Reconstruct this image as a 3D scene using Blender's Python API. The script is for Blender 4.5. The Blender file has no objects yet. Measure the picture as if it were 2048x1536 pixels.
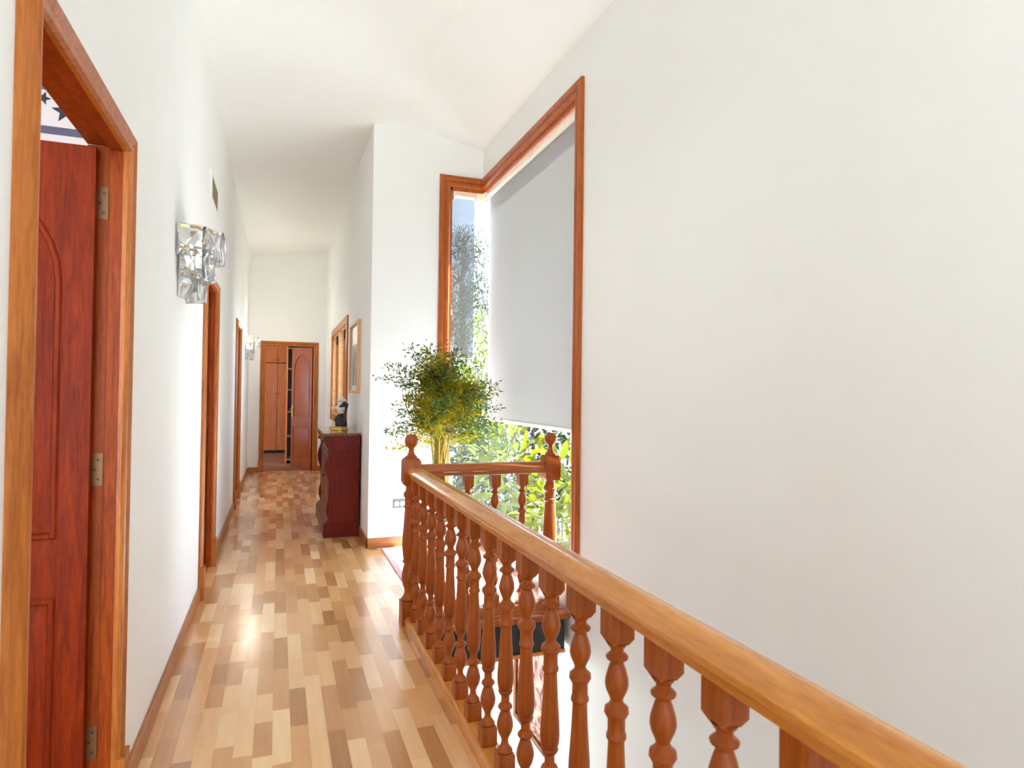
import bpy, bmesh, math, random
from mathutils import Vector, Matrix, Euler, noise
R = math.radians
sc = bpy.context.scene
C = sc.collection

# ------------------------------------------------------------------ camera, sky, sun, exposure
F_PX, YAW, PITCH, ROLL, EYE = 1276.3, 0.3506, 0.0144, 0.0127, 1.35
cam = bpy.data.cameras.new('camera')
cam.sensor_fit = 'HORIZONTAL'; cam.sensor_width = 36.0
cam.lens = 36.0 * F_PX / 2048.0
cam.clip_start = 0.05; cam.clip_end = 300
cam.dof.use_dof = True; cam.dof.focus_distance = 4.6; cam.dof.aperture_fstop = 6.3
camo = bpy.data.objects.new('camera', cam); C.objects.link(camo)
camo.matrix_world = (Matrix.Translation((0, 0, EYE)) @ Matrix.Rotation(-YAW, 4, 'Z')
                     @ Matrix.Rotation(math.pi/2 + PITCH, 4, 'X') @ Matrix.Rotation(ROLL, 4, 'Z'))
sc.camera = camo

w = bpy.data.worlds.new('sky'); sc.world = w; w.use_nodes = True
bg = w.node_tree.nodes['Background']
bg.inputs[0].default_value = (0.63, 0.83, 1.08, 1); bg.inputs[1].default_value = 1.0

sun = bpy.data.lights.new('sun', 'SUN'); sun.energy = 8.0; sun.angle = R(1.5); sun.color = (0.785, 0.925, 1.0)
suno = bpy.data.objects.new('sun', sun); C.objects.link(suno)
suno.location = (16, 5, 18)
suno.rotation_euler = Vector((-0.60, 0.05, -0.80)).to_track_quat('-Z', 'Y').to_euler()

vs = sc.view_settings
sc.display_settings.display_device = 'sRGB'
vs.view_transform = 'Standard'; vs.look = 'None'; vs.gamma = 1.0; vs.use_curve_mapping = False
vs.exposure = 2.75
cy = sc.cycles
cy.max_bounces = 14; cy.diffuse_bounces = 9; cy.glossy_bounces = 4; cy.transmission_bounces = 8
cy.transparent_max_bounces = 16
cy.caustics_reflective = False; cy.caustics_refractive = False
cy.use_denoising = True
cy.sample_clamp_indirect = 8.0

# ------------------------------------------------------------------ materials
def s2l(c): return tuple((x/255/12.92 if x/255 <= 0.04045 else ((x/255+0.055)/1.055)**2.4) for x in c)
def newmat(name):
    m = bpy.data.materials.new(name); m.use_nodes = True
    nt = m.node_tree; b = nt.nodes['Principled BSDF']
    return m, nt, b
def setp(b, col=None, rough=None, metal=None, **kw):
    if col is not None: b.inputs['Base Color'].default_value = (*col, 1)
    if rough is not None: b.inputs['Roughness'].default_value = rough
    if metal is not None: b.inputs['Metallic'].default_value = metal
    for k, v in kw.items(): b.inputs[k].default_value = v
def nd(nt, t, **kw):
    n = nt.nodes.new(t)
    for k, v in kw.items(): setattr(n, k, v)
    return n
def ramp(nt, stops):
    r = nt.nodes.new('ShaderNodeValToRGB'); e = r.color_ramp.elements
    while len(e) < len(stops): e.new(0.5)
    for i, (p, c) in enumerate(stops): e[i].position = p; e[i].color = (*c, 1)
    return r
def plain(name, rgb, rough=0.5, metal=0.0, **kw):
    m, nt, b = newmat(name); setp(b, s2l(rgb), rough, metal, **kw); return m
def paint(name, rgb, rough=0.75):
    m, nt, b = newmat(name); setp(b, None, rough)
    tc = nd(nt, 'ShaderNodeTexCoord'); n = nd(nt, 'ShaderNodeTexNoise'); n.inputs['Scale'].default_value = 3.0; n.inputs['Detail'].default_value = 3
    nt.links.new(tc.outputs['Object'], n.inputs['Vector'])
    a = s2l(rgb); r = ramp(nt, [(0.3, tuple(x*0.985 for x in a)), (0.7, a)])
    nt.links.new(n.outputs['Fac'], r.inputs[0]); nt.links.new(r.outputs[0], b.inputs['Base Color'])
    n2 = nd(nt, 'ShaderNodeTexNoise'); n2.inputs['Scale'].default_value = 160
    nt.links.new(tc.outputs['Object'], n2.inputs['Vector'])
    bp = nd(nt, 'ShaderNodeBump'); bp.inputs['Strength'].default_value = 0.04; bp.inputs['Distance'].default_value = 0.002
    nt.links.new(n2.outputs['Fac'], bp.inputs['Height']); nt.links.new(bp.outputs[0], b.inputs['Normal'])
    return m
def wood(name, dark, light, rough=0.35, stretch=(14, 14, 1.2), scale=3.0, coat=0.0, fine=0.35, spec=0.32):
    m, nt, b = newmat(name); setp(b, None, rough); b.inputs['Specular IOR Level'].default_value = spec; b.inputs['Coat Weight'].default_value = coat; b.inputs['Coat Roughness'].default_value = 0.12
    tc = nd(nt, 'ShaderNodeTexCoord'); mp = nd(nt, 'ShaderNodeMapping'); mp.inputs['Scale'].default_value = stretch
    nt.links.new(tc.outputs['Object'], mp.inputs['Vector'])
    n = nd(nt, 'ShaderNodeTexNoise'); n.inputs['Scale'].default_value = scale; n.inputs['Detail'].default_value = 6; n.inputs['Distortion'].default_value = 1.2
    nt.links.new(mp.outputs[0], n.inputs['Vector'])
    n2 = nd(nt, 'ShaderNodeTexNoise'); n2.inputs['Scale'].default_value = scale*7; n2.inputs['Detail'].default_value = 3
    nt.links.new(mp.outputs[0], n2.inputs['Vector'])
    mx = nd(nt, 'ShaderNodeMix'); mx.data_type = 'FLOAT'; mx.inputs['Factor'].default_value = fine
    nt.links.new(n.outputs['Fac'], mx.inputs[2]); nt.links.new(n2.outputs['Fac'], mx.inputs[3])
    r = ramp(nt, [(0.3, s2l(dark)), (0.7, s2l(light))])
    nt.links.new(mx.outputs[0], r.inputs[0]); nt.links.new(r.outputs[0], b.inputs['Base Color'])
    bp = nd(nt, 'ShaderNodeBump'); bp.inputs['Strength'].default_value = 0.08; bp.inputs['Distance'].default_value = 0.002
    nt.links.new(mx.outputs[0], bp.inputs['Height']); nt.links.new(bp.outputs[0], b.inputs['Normal'])
    return m
def parquet(name):
    m, nt, b = newmat(name); L = nt.links.new
    tc = nd(nt, 'ShaderNodeTexCoord'); sp = nd(nt, 'ShaderNodeSeparateXYZ'); L(tc.outputs['Object'], sp.inputs[0])
    def mth(op, a, bb=None, c=None):
        n = nd(nt, 'ShaderNodeMath', operation=op)
        for i, v in enumerate((a, bb, c)):
            if v is None: continue
            if isinstance(v, (int, float)): n.inputs[i].default_value = v
            else: L(v, n.inputs[i])
        return n.outputs[0]
    W, LEN = 0.068, 0.34
    u = mth('DIVIDE', sp.outputs['X'], W); i = mth('FLOOR', u); fu = mth('FRACT', u)
    wn = nd(nt, 'ShaderNodeTexWhiteNoise', noise_dimensions='1D'); L(i, wn.inputs['W'])
    ln = mth('MULTIPLY', mth('ADD', mth('MULTIPLY', mth('FRACT', mth('MULTIPLY', wn.outputs['Value'], 37.7)), 0.6), 0.65), LEN)
    v = mth('ADD', mth('DIVIDE', sp.outputs['Y'], ln), mth('MULTIPLY', wn.outputs['Value'], 7.0))
    j = mth('FLOOR', v); fv = mth('FRACT', v)
    cb = nd(nt, 'ShaderNodeCombineXYZ'); L(i, cb.inputs[0]); L(j, cb.inputs[1])
    wt = nd(nt, 'ShaderNodeTexWhiteNoise', noise_dimensions='2D'); L(cb.outputs[0], wt.inputs['Vector'])
    mp = nd(nt, 'ShaderNodeMapping'); mp.inputs['Scale'].default_value = (30, 2.2, 1); L(tc.outputs['Object'], mp.inputs['Vector'])
    ad = nd(nt, 'ShaderNodeVectorMath', operation='ADD'); L(mp.outputs[0], ad.inputs[0])
    sc3 = nd(nt, 'ShaderNodeVectorMath', operation='SCALE'); L(wt.outputs['Color'], sc3.inputs[0]); sc3.inputs['Scale'].default_value = 40; L(sc3.outputs[0], ad.inputs[1])
    gr = nd(nt, 'ShaderNodeTexNoise'); gr.inputs['Scale'].default_value = 1.6; gr.inputs['Detail'].default_value = 5; L(ad.outputs[0], gr.inputs['Vector'])
    val = mth('ADD', mth('MULTIPLY', wt.outputs['Value'], 0.78), mth('MULTIPLY', gr.outputs['Fac'], 0.22))
    r = ramp(nt, [(0.08, s2l((168, 112, 62))), (0.35, s2l((206, 150, 94))), (0.62, s2l((226, 174, 118))), (0.92, s2l((246, 210, 162)))])
    L(val, r.inputs[0])
    e1 = mth('LESS_THAN', mth('MINIMUM', fu, mth('SUBTRACT', 1.0, fu)), 0.012)
    e2 = mth('LESS_THAN', mth('MINIMUM', fv, mth('SUBTRACT', 1.0, fv)), 0.003)
    e = mth('MAXIMUM', e1, e2)
    mx = nd(nt, 'ShaderNodeMix'); mx.data_type = 'RGBA'; L(mth('MULTIPLY', e, 0.16), mx.inputs['Factor']); L(r.outputs[0], mx.inputs[6]); mx.inputs[7].default_value = (*s2l((92, 56, 32)), 1)
    L(mx.outputs[2], b.inputs['Base Color'])
    b.inputs['Roughness'].default_value = 0.24; b.inputs['Specular IOR Level'].default_value = 0.6
    b.inputs['Coat Weight'].default_value = 0.5; b.inputs['Coat Roughness'].default_value = 0.16
    n2 = nd(nt, 'ShaderNodeTexNoise'); n2.inputs['Scale'].default_value = 2.2; L(tc.outputs['Object'], n2.inputs['Vector'])
    bp = nd(nt, 'ShaderNodeBump'); bp.inputs['Strength'].default_value = 0.06; bp.inputs['Distance'].default_value = 0.02; L(n2.outputs['Fac'], bp.inputs['Height'])
    L(bp.outputs[0], b.inputs['Normal']); L(bp.outputs[0], b.inputs['Coat Normal'])
    return m
def leafmat(name, dark, light, trans, tw=0.45, nscale=2.0, rough=0.4):
    m, nt, b = newmat(name); L = nt.links.new
    tc = nd(nt, 'ShaderNodeTexCoord'); n = nd(nt, 'ShaderNodeTexNoise'); n.inputs['Scale'].default_value = nscale; n.inputs['Detail'].default_value = 3
    L(tc.outputs['Object'], n.inputs['Vector'])
    r = ramp(nt, [(0.35, s2l(dark)), (0.65, s2l(light))]); L(n.outputs['Fac'], r.inputs[0]); L(r.outputs[0], b.inputs['Base Color'])
    b.inputs['Roughness'].default_value = rough; b.inputs['Specular IOR Level'].default_value = 0.25
    t = nd(nt, 'ShaderNodeBsdfTranslucent'); t.inputs[0].default_value = (*s2l(trans), 1)
    mx = nd(nt, 'ShaderNodeMixShader'); mx.inputs[0].default_value = tw
    L(b.outputs[0], mx.inputs[1]); L(t.outputs[0], mx.inputs[2]); L(mx.outputs[0], nt.nodes['Material Output'].inputs[0])
    return m
def fabric_blind(name, rgb, trans, tw, clear):
    m, nt, b = newmat(name); L = nt.links.new; setp(b, s2l(rgb), 0.8)
    t = nd(nt, 'ShaderNodeBsdfTranslucent'); t.inputs[0].default_value = (*s2l(trans), 1)
    mx = nd(nt, 'ShaderNodeMixShader'); mx.inputs[0].default_value = tw; L(b.outputs[0], mx.inputs[1]); L(t.outputs[0], mx.inputs[2])
    tr = nd(nt, 'ShaderNodeBsdfTransparent'); m2 = nd(nt, 'ShaderNodeMixShader'); m2.inputs[0].default_value = clear
    L(mx.outputs[0], m2.inputs[1]); L(tr.outputs[0], m2.inputs[2]); L(m2.outputs[0], nt.nodes['Material Output'].inputs[0])
    return m
def paneglass(name):
    m, nt, b = newmat(name); L = nt.links.new
    tr = nd(nt, 'ShaderNodeBsdfTransparent'); tr.inputs[0].default_value = (0.97, 0.985, 0.98, 1)
    g = nd(nt, 'ShaderNodeBsdfGlossy'); g.inputs['Roughness'].default_value = 0.02
    mx = nd(nt, 'ShaderNodeMixShader'); mx.inputs[0].default_value = 0.010
    L(tr.outputs[0], mx.inputs[1]); L(g.outputs[0], mx.inputs[2]); L(mx.outputs[0], nt.nodes['Material Output'].inputs[0])
    return m
def artmat(name, stops, scale, stretch=(1, 1, 1), dist=2.0):
    m, nt, b = newmat(name); L = nt.links.new; b.inputs['Roughness'].default_value = 0.35
    tc = nd(nt, 'ShaderNodeTexCoord'); mp = nd(nt, 'ShaderNodeMapping'); mp.inputs['Scale'].default_value = stretch; L(tc.outputs['Object'], mp.inputs['Vector'])
    n = nd(nt, 'ShaderNodeTexNoise'); n.inputs['Scale'].default_value = scale; n.inputs['Detail'].default_value = 5; n.inputs['Distortion'].default_value = dist
    L(mp.outputs[0], n.inputs['Vector']); r = ramp(nt, [(p, s2l(c)) for p, c in stops]); L(n.outputs['Fac'], r.inputs[0]); L(r.outputs[0], b.inputs['Base Color'])
    return m

M = dict(
    wall=paint('wall_paint', (243, 243, 241)), ceil=paint('ceiling_paint', (245, 245, 242)),
    pink=paint('pink_wall_paint', (222, 204, 206)), roomw=paint('room_paint', (226, 222, 216)),
    floor=parquet('oak_parquet'),
    cas=wood('door_casing_wood', (146, 72, 20), (200, 122, 52), 0.36, coat=0.08),
    caslit=wood('sunlit_jamb_wood', (206, 150, 96), (236, 192, 142), 0.36, stretch=(1.5, 1.5, 14)),  # casing wood lightened in colour to look sunlit
    win=wood('window_casing_wood', (140, 62, 18), (196, 104, 42), 0.34, coat=0.08),
    door=wood('door_leaf_wood', (88, 22, 2), (140, 46, 8), 0.42, spec=0.10),
    enddoor=wood('far_door_wood', (132, 52, 16), (178, 90, 38), 0.36, spec=0.12),
    frame=wood('door_jamb_wood', (108, 36, 5), (164, 74, 18), 0.4, spec=0.14),
    bal=wood('baluster_wood', (132, 54, 12), (172, 88, 28), 0.3, coat=0.08, spec=0.25),
    rail=wood('handrail_wood', (178, 104, 32), (222, 152, 72), 0.2, stretch=(10, 1.0, 10), coat=0.4, spec=0.4),
    railx=wood('cross_rail_wood', (142, 70, 26), (180, 104, 48), 0.28, stretch=(1.0, 10, 10), coat=0.12),
    base=wood('baseboard_wood', (146, 80, 38), (192, 126, 74), 0.35, stretch=(1.2, 1.2, 14), coat=0.08),
    mah=wood('mahogany', (66, 10, 2), (128, 34, 8), 0.3, spec=0.14),
    mahtop=wood('polished_mahogany_top', (84, 32, 20), (120, 54, 34), 0.18, stretch=(10, 1, 10), coat=0.6),
    ward=wood('wardrobe_wood', (190, 96, 46), (226, 138, 80), 0.28, spec=0.3),
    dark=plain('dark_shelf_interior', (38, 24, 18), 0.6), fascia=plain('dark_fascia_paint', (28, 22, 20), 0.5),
    shelf=plain('pale_shelf_edge', (150, 110, 80), 0.5), carpet=paint('carpet_brown', (136, 82, 52), 0.95),
    brass=plain('brass', (212, 172, 92), 0.25, 1.0), hinge=plain('antique_bronze', (120, 82, 48), 0.45, 0.7),
    gold=plain('gilded_base', (226, 184, 96), 0.3, 0.8), chrome=plain('nickel', (200, 200, 198), 0.25, 1.0),
    crystal=None, white=plain('white_enamel', (240, 240, 236), 0.4), plate=plain('outlet_grey', (112, 112, 116), 0.5),
    grille=plain('vent_grille_olive', (128, 116, 76), 0.5), slot=plain('vent_recess', (60, 54, 40), 0.8),
    blind=fabric_blind('blind_fabric', (212, 213, 214), (140, 134, 130), 0.5, 0.0),
    mesh=fabric_blind('sunscreen_fabric', (128, 127, 126), (74, 72, 70), 0.5, 0.33),
    blindtop=plain('blind_head_cream', (246, 240, 220), 0.5), blindbar=plain('blind_bar_white', (236, 236, 240), 0.4),
    pane=paneglass('window_glass'), picglass=plain('picture_paper', (232, 232, 230), 0.35),
    picwood=wood('pale_frame_wood', (206, 160, 116), (228, 188, 146), 0.4),
    art=artmat('charcoal_sketch', [(0.35, (84, 78, 70)), (0.5, (150, 144, 138)), (0.65, (206, 202, 200))], 2.2, (1, 2.5, 0.7)),
    engr=artmat('sepia_engraving', [(0.40, (150, 78, 56)), (0.5, (216, 160, 138)), (0.58, (240, 214, 200)), (0.7, (196, 128, 104))], 5.0, dist=3.5),
    flor=artmat('floral_print', [(0.30, (188, 50, 36)), (0.40, (226, 180, 170)), (0.48, (238, 226, 224)), (0.7, (232, 222, 222))], 9.0),
    black=plain('black_frame', (30, 24, 22), 0.4), orange=plain('orange_frame_edge', (206, 118, 52), 0.4),
    rug=paint('rug_wool', (240, 230, 232), 0.95), rugedge=paint('rug_border', (228, 196, 204), 0.95), fringe=plain('rug_fringe', (244, 240, 236), 0.9),
    pot=plain('glazed_white_pot', (238, 238, 236), 0.25), soil=plain('potting_soil', (60, 44, 30), 0.9),
    stem=plain('yellow_green_stem', (158, 140, 40), 0.5),
    fern=leafmat('fern_leaf', (92, 88, 8), (164, 148, 22), (214, 196, 34), 0.42, 5.0), twig=plain('dark_twig', (52, 50, 40), 0.6),
    ftop=leafmat('outer_sprig_leaf', (46, 62, 26), (76, 92, 34), (110, 130, 40), 0.35, 5.0),
    loquat=leafmat('broad_leaf', (26, 34, 4), (70, 74, 8), (104, 104, 10), 0.5, 1.2, 0.3),
    hedge=leafmat('shaded_hedge_leaf', (8, 14, 9), (30, 40, 22), (44, 52, 16), 0.4, 1.0, 0.4),  # near-black leaf colour stands in for deep shade behind the broad leaves
    pine=leafmat('pine_needles', (24, 26, 8), (58, 58, 18), (60, 58, 16), 0.3, 0.6),
    bark=paint('bark', (96, 82, 66), 0.9), ground=paint('pale_gravel', (206, 200, 188), 0.95), grass=paint('lawn', (120, 136, 70), 0.95),
    marble=plain('figurine_white', (226, 226, 218), 0.35), charc=plain('figurine_black', (40, 38, 34), 0.35),
    star=plain('navy_star', (44, 52, 72), 0.7), stripe=plain('blue_grey_stripe', (92, 92, 120), 0.7), border=paint('wallpaper_white', (226, 218, 224)),
    plaster=paint('exterior_plaster', (236, 232, 224)),
)
m, nt, b = newmat('crystal'); setp(b, (0.97, 0.98, 1.0), 0.04); b.inputs['Transmission Weight'].default_value = 0.9; b.inputs['IOR'].default_value = 1.45; M['crystal'] = m
m, nt, b = newmat('faint_glow_bulb'); setp(b, (1, 0.97, 0.92), 0.4); b.inputs['Emission Color'].default_value = (1, 0.95, 0.82, 1); b.inputs['Emission Strength'].default_value = 0.25; M['bulb'] = m  # slight glow given to the near sconce's unlit bulbs too

# ------------------------------------------------------------------ mesh helpers
ORIG = {}
class MB:
    def __init__(s): s.bm = bmesh.new(); s.mi = 0
    def f(s, vs):
        try:
            fc = s.bm.faces.new(vs); fc.material_index = s.mi; return fc
        except ValueError: return None
    def v(s, p): return s.bm.verts.new(p)
    def box(s, x0, x1, y0, y1, z0, z1):
        p = [s.v(q) for q in ((x0,y0,z0),(x1,y0,z0),(x1,y1,z0),(x0,y1,z0),(x0,y0,z1),(x1,y0,z1),(x1,y1,z1),(x0,y1,z1))]
        for q in ((0,3,2,1),(4,5,6,7),(0,1,5,4),(1,2,6,5),(2,3,7,6),(3,0,4,7)): s.f([p[i] for i in q])
        return s
    def prism(s, poly, fn, a, b):
        """poly of 2-D points, extruded from a to b; fn(u, v, t) gives the 3-D point"""
        A = [s.v(fn(u, v, a)) for u, v in poly]; B = [s.v(fn(u, v, b)) for u, v in poly]; n = len(poly)
        s.f(A[::-1]); s.f(B)
        for i in range(n): s.f([A[i], A[(i+1) % n], B[(i+1) % n], B[i]])
        return s
    def loft(s, rings, cap=True, closed=True):
        V = [[s.v(p) for p in r] for r in rings]; n = len(V[0])
        for k in range(len(V)-1):
            for i in range(n if closed else n-1): s.f([V[k][i], V[k][(i+1) % n], V[k+1][(i+1) % n], V[k+1][i]])
        if cap is True: s.f(V[0][::-1])
        if cap: s.f(V[-1])
        return s
    def lathe(s, prof, cx=0, cy=0, z0=0, seg=20, sx=1, sy=1):
        return s.loft([[(cx+r*sx*math.cos(2*math.pi*i/seg), cy+r*sy*math.sin(2*math.pi*i/seg), z0+z) for i in range(seg)] for r, z in prof])
    def sqring(s, prof, cx=0, cy=0, z0=0):
        return s.loft([[(cx+a*h, cy+b*h, z0+z) for a, b in ((-1,-1),(1,-1),(1,1),(-1,1))] for h, z in prof])
    def tube(s, pts, rad, seg=8):
        pts = [Vector(p) for p in pts]; n = len(pts); rr = rad if isinstance(rad, (list, tuple)) else [rad]*n
        rings = []; up = None
        for k in range(n):
            t = (pts[min(k+1, n-1)] - pts[max(k-1, 0)]).normalized()
            if up is None: up = t.orthogonal().normalized()
            up = (up - t*up.dot(t)); up = up.normalized() if up.length > 1e-6 else t.orthogonal().normalized()
            sd = t.cross(up)
            rings.append([pts[k] + (up*math.cos(2*math.pi*i/seg) + sd*math.sin(2*math.pi*i/seg))*rr[k] for i in range(seg)])
        return s.loft(rings)
    def ball(s, c, r, seg=12, rings=8, sc3=(1, 1, 1)):
        return s.loft([[(c[0]+r*sc3[0]*math.sin(a)*math.cos(2*math.pi*i/seg), c[1]+r*sc3[1]*math.sin(a)*math.sin(2*math.pi*i/seg), c[2]-r*sc3[2]*math.cos(a)) for i in range(seg)]
                       for a in [0.06+(math.pi-0.12)*k/rings for k in range(rings+1)]])
    def path(s, pts, mit, prof, fn):
        """moulding: profile (offset outward, depth) along an open path with mitre vectors"""
        return s.loft([[fn(a+o*ma, b_+o*mb, d) for o, d in prof] for (a, b_), (ma, mb) in zip(pts, mit)])
    def build(s, name, mat, parent=None, loc=None, smooth=None, bevel=0):
        bmesh.ops.recalc_face_normals(s.bm, faces=s.bm.faces[:])
        me = bpy.data.meshes.new(name); off = Vector((0, 0, 0))
        if parent is not None: off = ORIG.get(parent.name, Vector((0, 0, 0)))
        elif loc is not None: off = Vector(loc)
        s.bm.transform(Matrix.Translation(-off)); s.bm.to_mesh(me); s.bm.free()
        o = bpy.data.objects.new(name, me); C.objects.link(o)
        for mm in (mat if isinstance(mat, (list, tuple)) else [mat]): me.materials.append(mm)
        if parent is not None: o.parent = parent
        elif loc is not None: o.location = loc
        ORIG[o.name] = off
        if smooth:
            me.polygons.foreach_set('use_smooth', [True]*len(me.polygons)); me.set_sharp_from_angle(angle=R(smooth))
        if bevel:
            md = o.modifiers.new('bevel', 'BEVEL'); md.width = bevel; md.segments = 2; md.limit_method = 'ANGLE'; md.angle_limit = R(40); md.harden_normals = False
        return o
def tag(o, label, cat=None, group=None, kind=None):
    o['label'] = label
    if cat: o['category'] = cat
    if group: o['group'] = group
    if kind: o['kind'] = kind
    return o
def struct(o, label=None):
    o['kind'] = 'structure'
    o['category'] = o.name.split('_')[0]
    if label: o['label'] = label
    return o
def thing(name, loc, label, cat, group=None):
    o = bpy.data.objects.new(name, None); C.objects.link(o); o.location = loc; o.empty_display_size = 0.1
    ORIG[o.name] = Vector(loc); return tag(o, label, cat, group)
def copy_tree(o, parent=None):
    c = o.copy(); C.objects.link(c)
    if parent is not None: c.parent = parent
    for ch in list(o.children): copy_tree(ch, c)
    return c

# ------------------------------------------------------------------ room dimensions
XL, XH, XR = -0.463, 0.742, 1.741            # left wall, hall right wall, stairwell wall
YR, YE, YB = 5.597, 11.262, -3.6             # window wall of the landing, far wall, behind the viewer
ZC = lambda x: 3.53 + (x-XL)*0.18/1.463 if x <= 1.0 else 3.71 - (x-1.0)*0.132/0.741
TW = 0.10                                    # partition thickness
D1, D2, D3 = (1.476, 2.265), (4.60, 5.36), (7.90, 8.60)
DE = (-0.212, 0.552); DZ = 2.085
WY0, WX0, WZ0, WZ1 = 3.625, 1.43, 0.205, 3.21  # corner window opening: right wall from WY0, landing wall from WX0
ZLOW = -2.75

# ---- floor
mb = MB(); mb.box(XL-TW, 0.80, YB, YE+TW, -0.28, 0); mb.box(0.80, XR-0.04, 3.60, YR, -0.03, 0)
struct(mb.build('floor', M['floor']), 'glossy short-strip oak parquet floor of the landing and hall')
mb = MB(); mb.box(-3.6, XL-TW, YB, YE+TW, -0.28, 0); struct(mb.build('floor_bedrooms', M['floor']), 'parquet floor inside the rooms on the left')
mb = MB(); mb.box(-3.6, 1.6, YE+TW, 15.4, -0.28, 0); struct(mb.build('floor_dressing', M['carpet']), 'brown floor of the room beyond the far door')
mb = MB(); mb.box(0.80, XR, YB, YR, ZLOW-0.2, ZLOW); struct(mb.build('floor_lower', M['floor']), 'floor of the storey below the stairwell')
# landing edge: dark fascia and thin trim
mb = MB(); mb.box(0.80, 1.70, 3.64, YR, -0.235, -0.03); struct(mb.build('trim_1', M['fascia']), 'dark fascia under the landing edge')
mb = MB(); mb.box(0.80, 1.712, 3.575, 3.66, -0.034, 0.004); mb.box(1.66, 1.712, 3.66, YR, -0.034, 0.004)
struct(mb.build('trim_2', M['bal'], bevel=0.01), 'rounded wooden nosing along the landing edge')
mb = MB(); mb.box(0.80, 1.70, 3.625, 3.66, -0.255, -0.235); struct(mb.build('trim_3', M['orange']), 'thin wooden bead under the dark fascia')

# ---- ceiling (three strips, one mesh)
mb = MB()
for y0, y1, xs in ((YB, YR, (XL-TW, 1.0, XR+0.2)), (YR, YE+TW, (XL-TW, XH+0.2))):
    for xa, xb in zip(xs[:-1], xs[1:]):
        mb.prism([(xa, ZC(xa)), (xb, ZC(xb)), (xb, ZC(xb)+0.15), (xa, ZC(xa)+0.15)], lambda u, v, t: (u, t, v), y0, y1)
struct(mb.build('ceiling', M['ceil']), 'white sloping ceiling with a ridge above the stairwell')
mb = MB(); mb.box(-3.7, XL-TW, YB, YE, 3.05, 3.15); struct(mb.build('ceiling_bedrooms', M['ceil']), 'ceiling of the rooms on the left')
mb = MB(); mb.box(-3.7, 1.7, YE+TW, 15.5, 2.62, 2.75); struct(mb.build('ceiling_dressing', M['ceil']), 'ceiling of the room beyond the far door')

# ---- walls
def wall_y(name, x0, x1, ys, holes, z0, ztop, mat, label):
    """wall running along Y between x0 and x1 with rectangular holes (y0, y1, z0, z1)"""
    mb = MB(); y = ys[0]
    for h0, h1, hz0, hz1 in sorted(holes):
        if h0 > y: mb.box(x0, x1, y, h0, z0, ztop)
        if hz0 > z0: mb.box(x0, x1, h0, h1, z0, hz0)
        mb.box(x0, x1, h0, h1, hz1, ztop); y = h1
    if y < ys[1]: mb.box(x0, x1, y, ys[1], z0, ztop)
    return struct(mb.build(name, mat), label)
def wall_x(name, y0, y1, xs, holes, z0, ztop, mat, label):
    mb = MB(); x = xs[0]
    for h0, h1, hz0, hz1 in sorted(holes):
        if h0 > x: mb.box(x, h0, y0, y1, z0, ztop)
        if hz0 > z0: mb.box(h0, h1, y0, y1, z0, hz0)
        mb.box(h0, h1, y0, y1, hz1, ztop); x = h1
    if x < xs[1]: mb.box(x, xs[1], y0, y1, z0, ztop)
    return struct(mb.build(name, mat), label)
fr = 0.03
wall_y('wall_left', XL-TW, XL, (YB, YE+TW), [(a-fr, b_+fr, 0, DZ+fr) for a, b_ in (D1, D2, D3)], 0, 3.62, M['wall'], 'long white wall with three doors')
wall_y('wall_hall_right', XH, XH+0.22, (YR, YE+TW), [(7.59, 9.66, 1.02, 2.14)], ZLOW, 3.75, M['wall'], 'white hall wall behind the mahogany cabinet')
wall_x('wall_end', YE, YE+TW, (XL, XH), [(DE[0]-fr, DE[1]+fr, 0, DZ+fr)], 0, 3.72, M['wall'], 'white far wall of the hall around the last door')
wall_y('wall_right', XR, XR+0.22, (YB, YR+0.22), [(WY0, YR+0.22, 0.0, WZ1)], ZLOW, 3.75, M['wall'], 'tall white stairwell wall')
wall_x('wall_recess', YR, YR+0.22, (XH+0.22, XR), [(WX0, XR, 0.0, WZ1)], ZLOW, 3.75, M['wall'], 'white wall of the landing beside the tall window')
mb = MB(); mb.box(0.72, 0.80, YB, 3.6, ZLOW, -0.28); struct(mb.build('wall_stair_side', M['wall']), 'wall of the stairwell below the hall floor')
wall_x('wall_back', YB-0.2, YB, (XL-TW, XR+0.22), [(-0.38, 1.62, 0.5, 3.15)], ZLOW, 3.75, M['wall'], 'wall behind the viewer with an opening added to let in light')  # unseen opening added to light the hall from behind
wall_y('wall_garden_side', -3.7, -3.6, (YB, 15.5), [(0.2, 1.3, 1.0, 2.2), (4.7, 7.1, 0.7, 2.5), (8.3, 10.8, 0.7, 2.5), (11.8, 14.6, 0.5, 2.3)], -0.3, 3.1, M['roomw'], 'outer wall of the rooms on the left')  # unseen openings added and sized to light these rooms
wall_x('wall_bedroom', 3.95, 4.05, (-3.6, XL-TW), [], 0, 3.05, M['pink'], 'pale pink bedroom wall with a star border')
wall_x('wall_partition', 7.5, 7.6, (-3.6, XL-TW), [], 0, 3.05, M['roomw'], 'partition between the rooms on the left')
wall_x('wall_dressing_back', 15.3, 15.4, (-3.6, 1.6), [], 0, 2.7, M['roomw'], 'back wall of the far room')
wall_y('wall_dressing_right', 1.5, 1.6, (YE+TW, 15.4), [], 0, 2.7, M['roomw'], 'right wall of the far room')
wall_x('wall_dressing_front', YE, YE+TW, (-3.6, XL-TW), [], 0, 2.7, M['roomw'], 'front wall of the far room')

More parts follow.
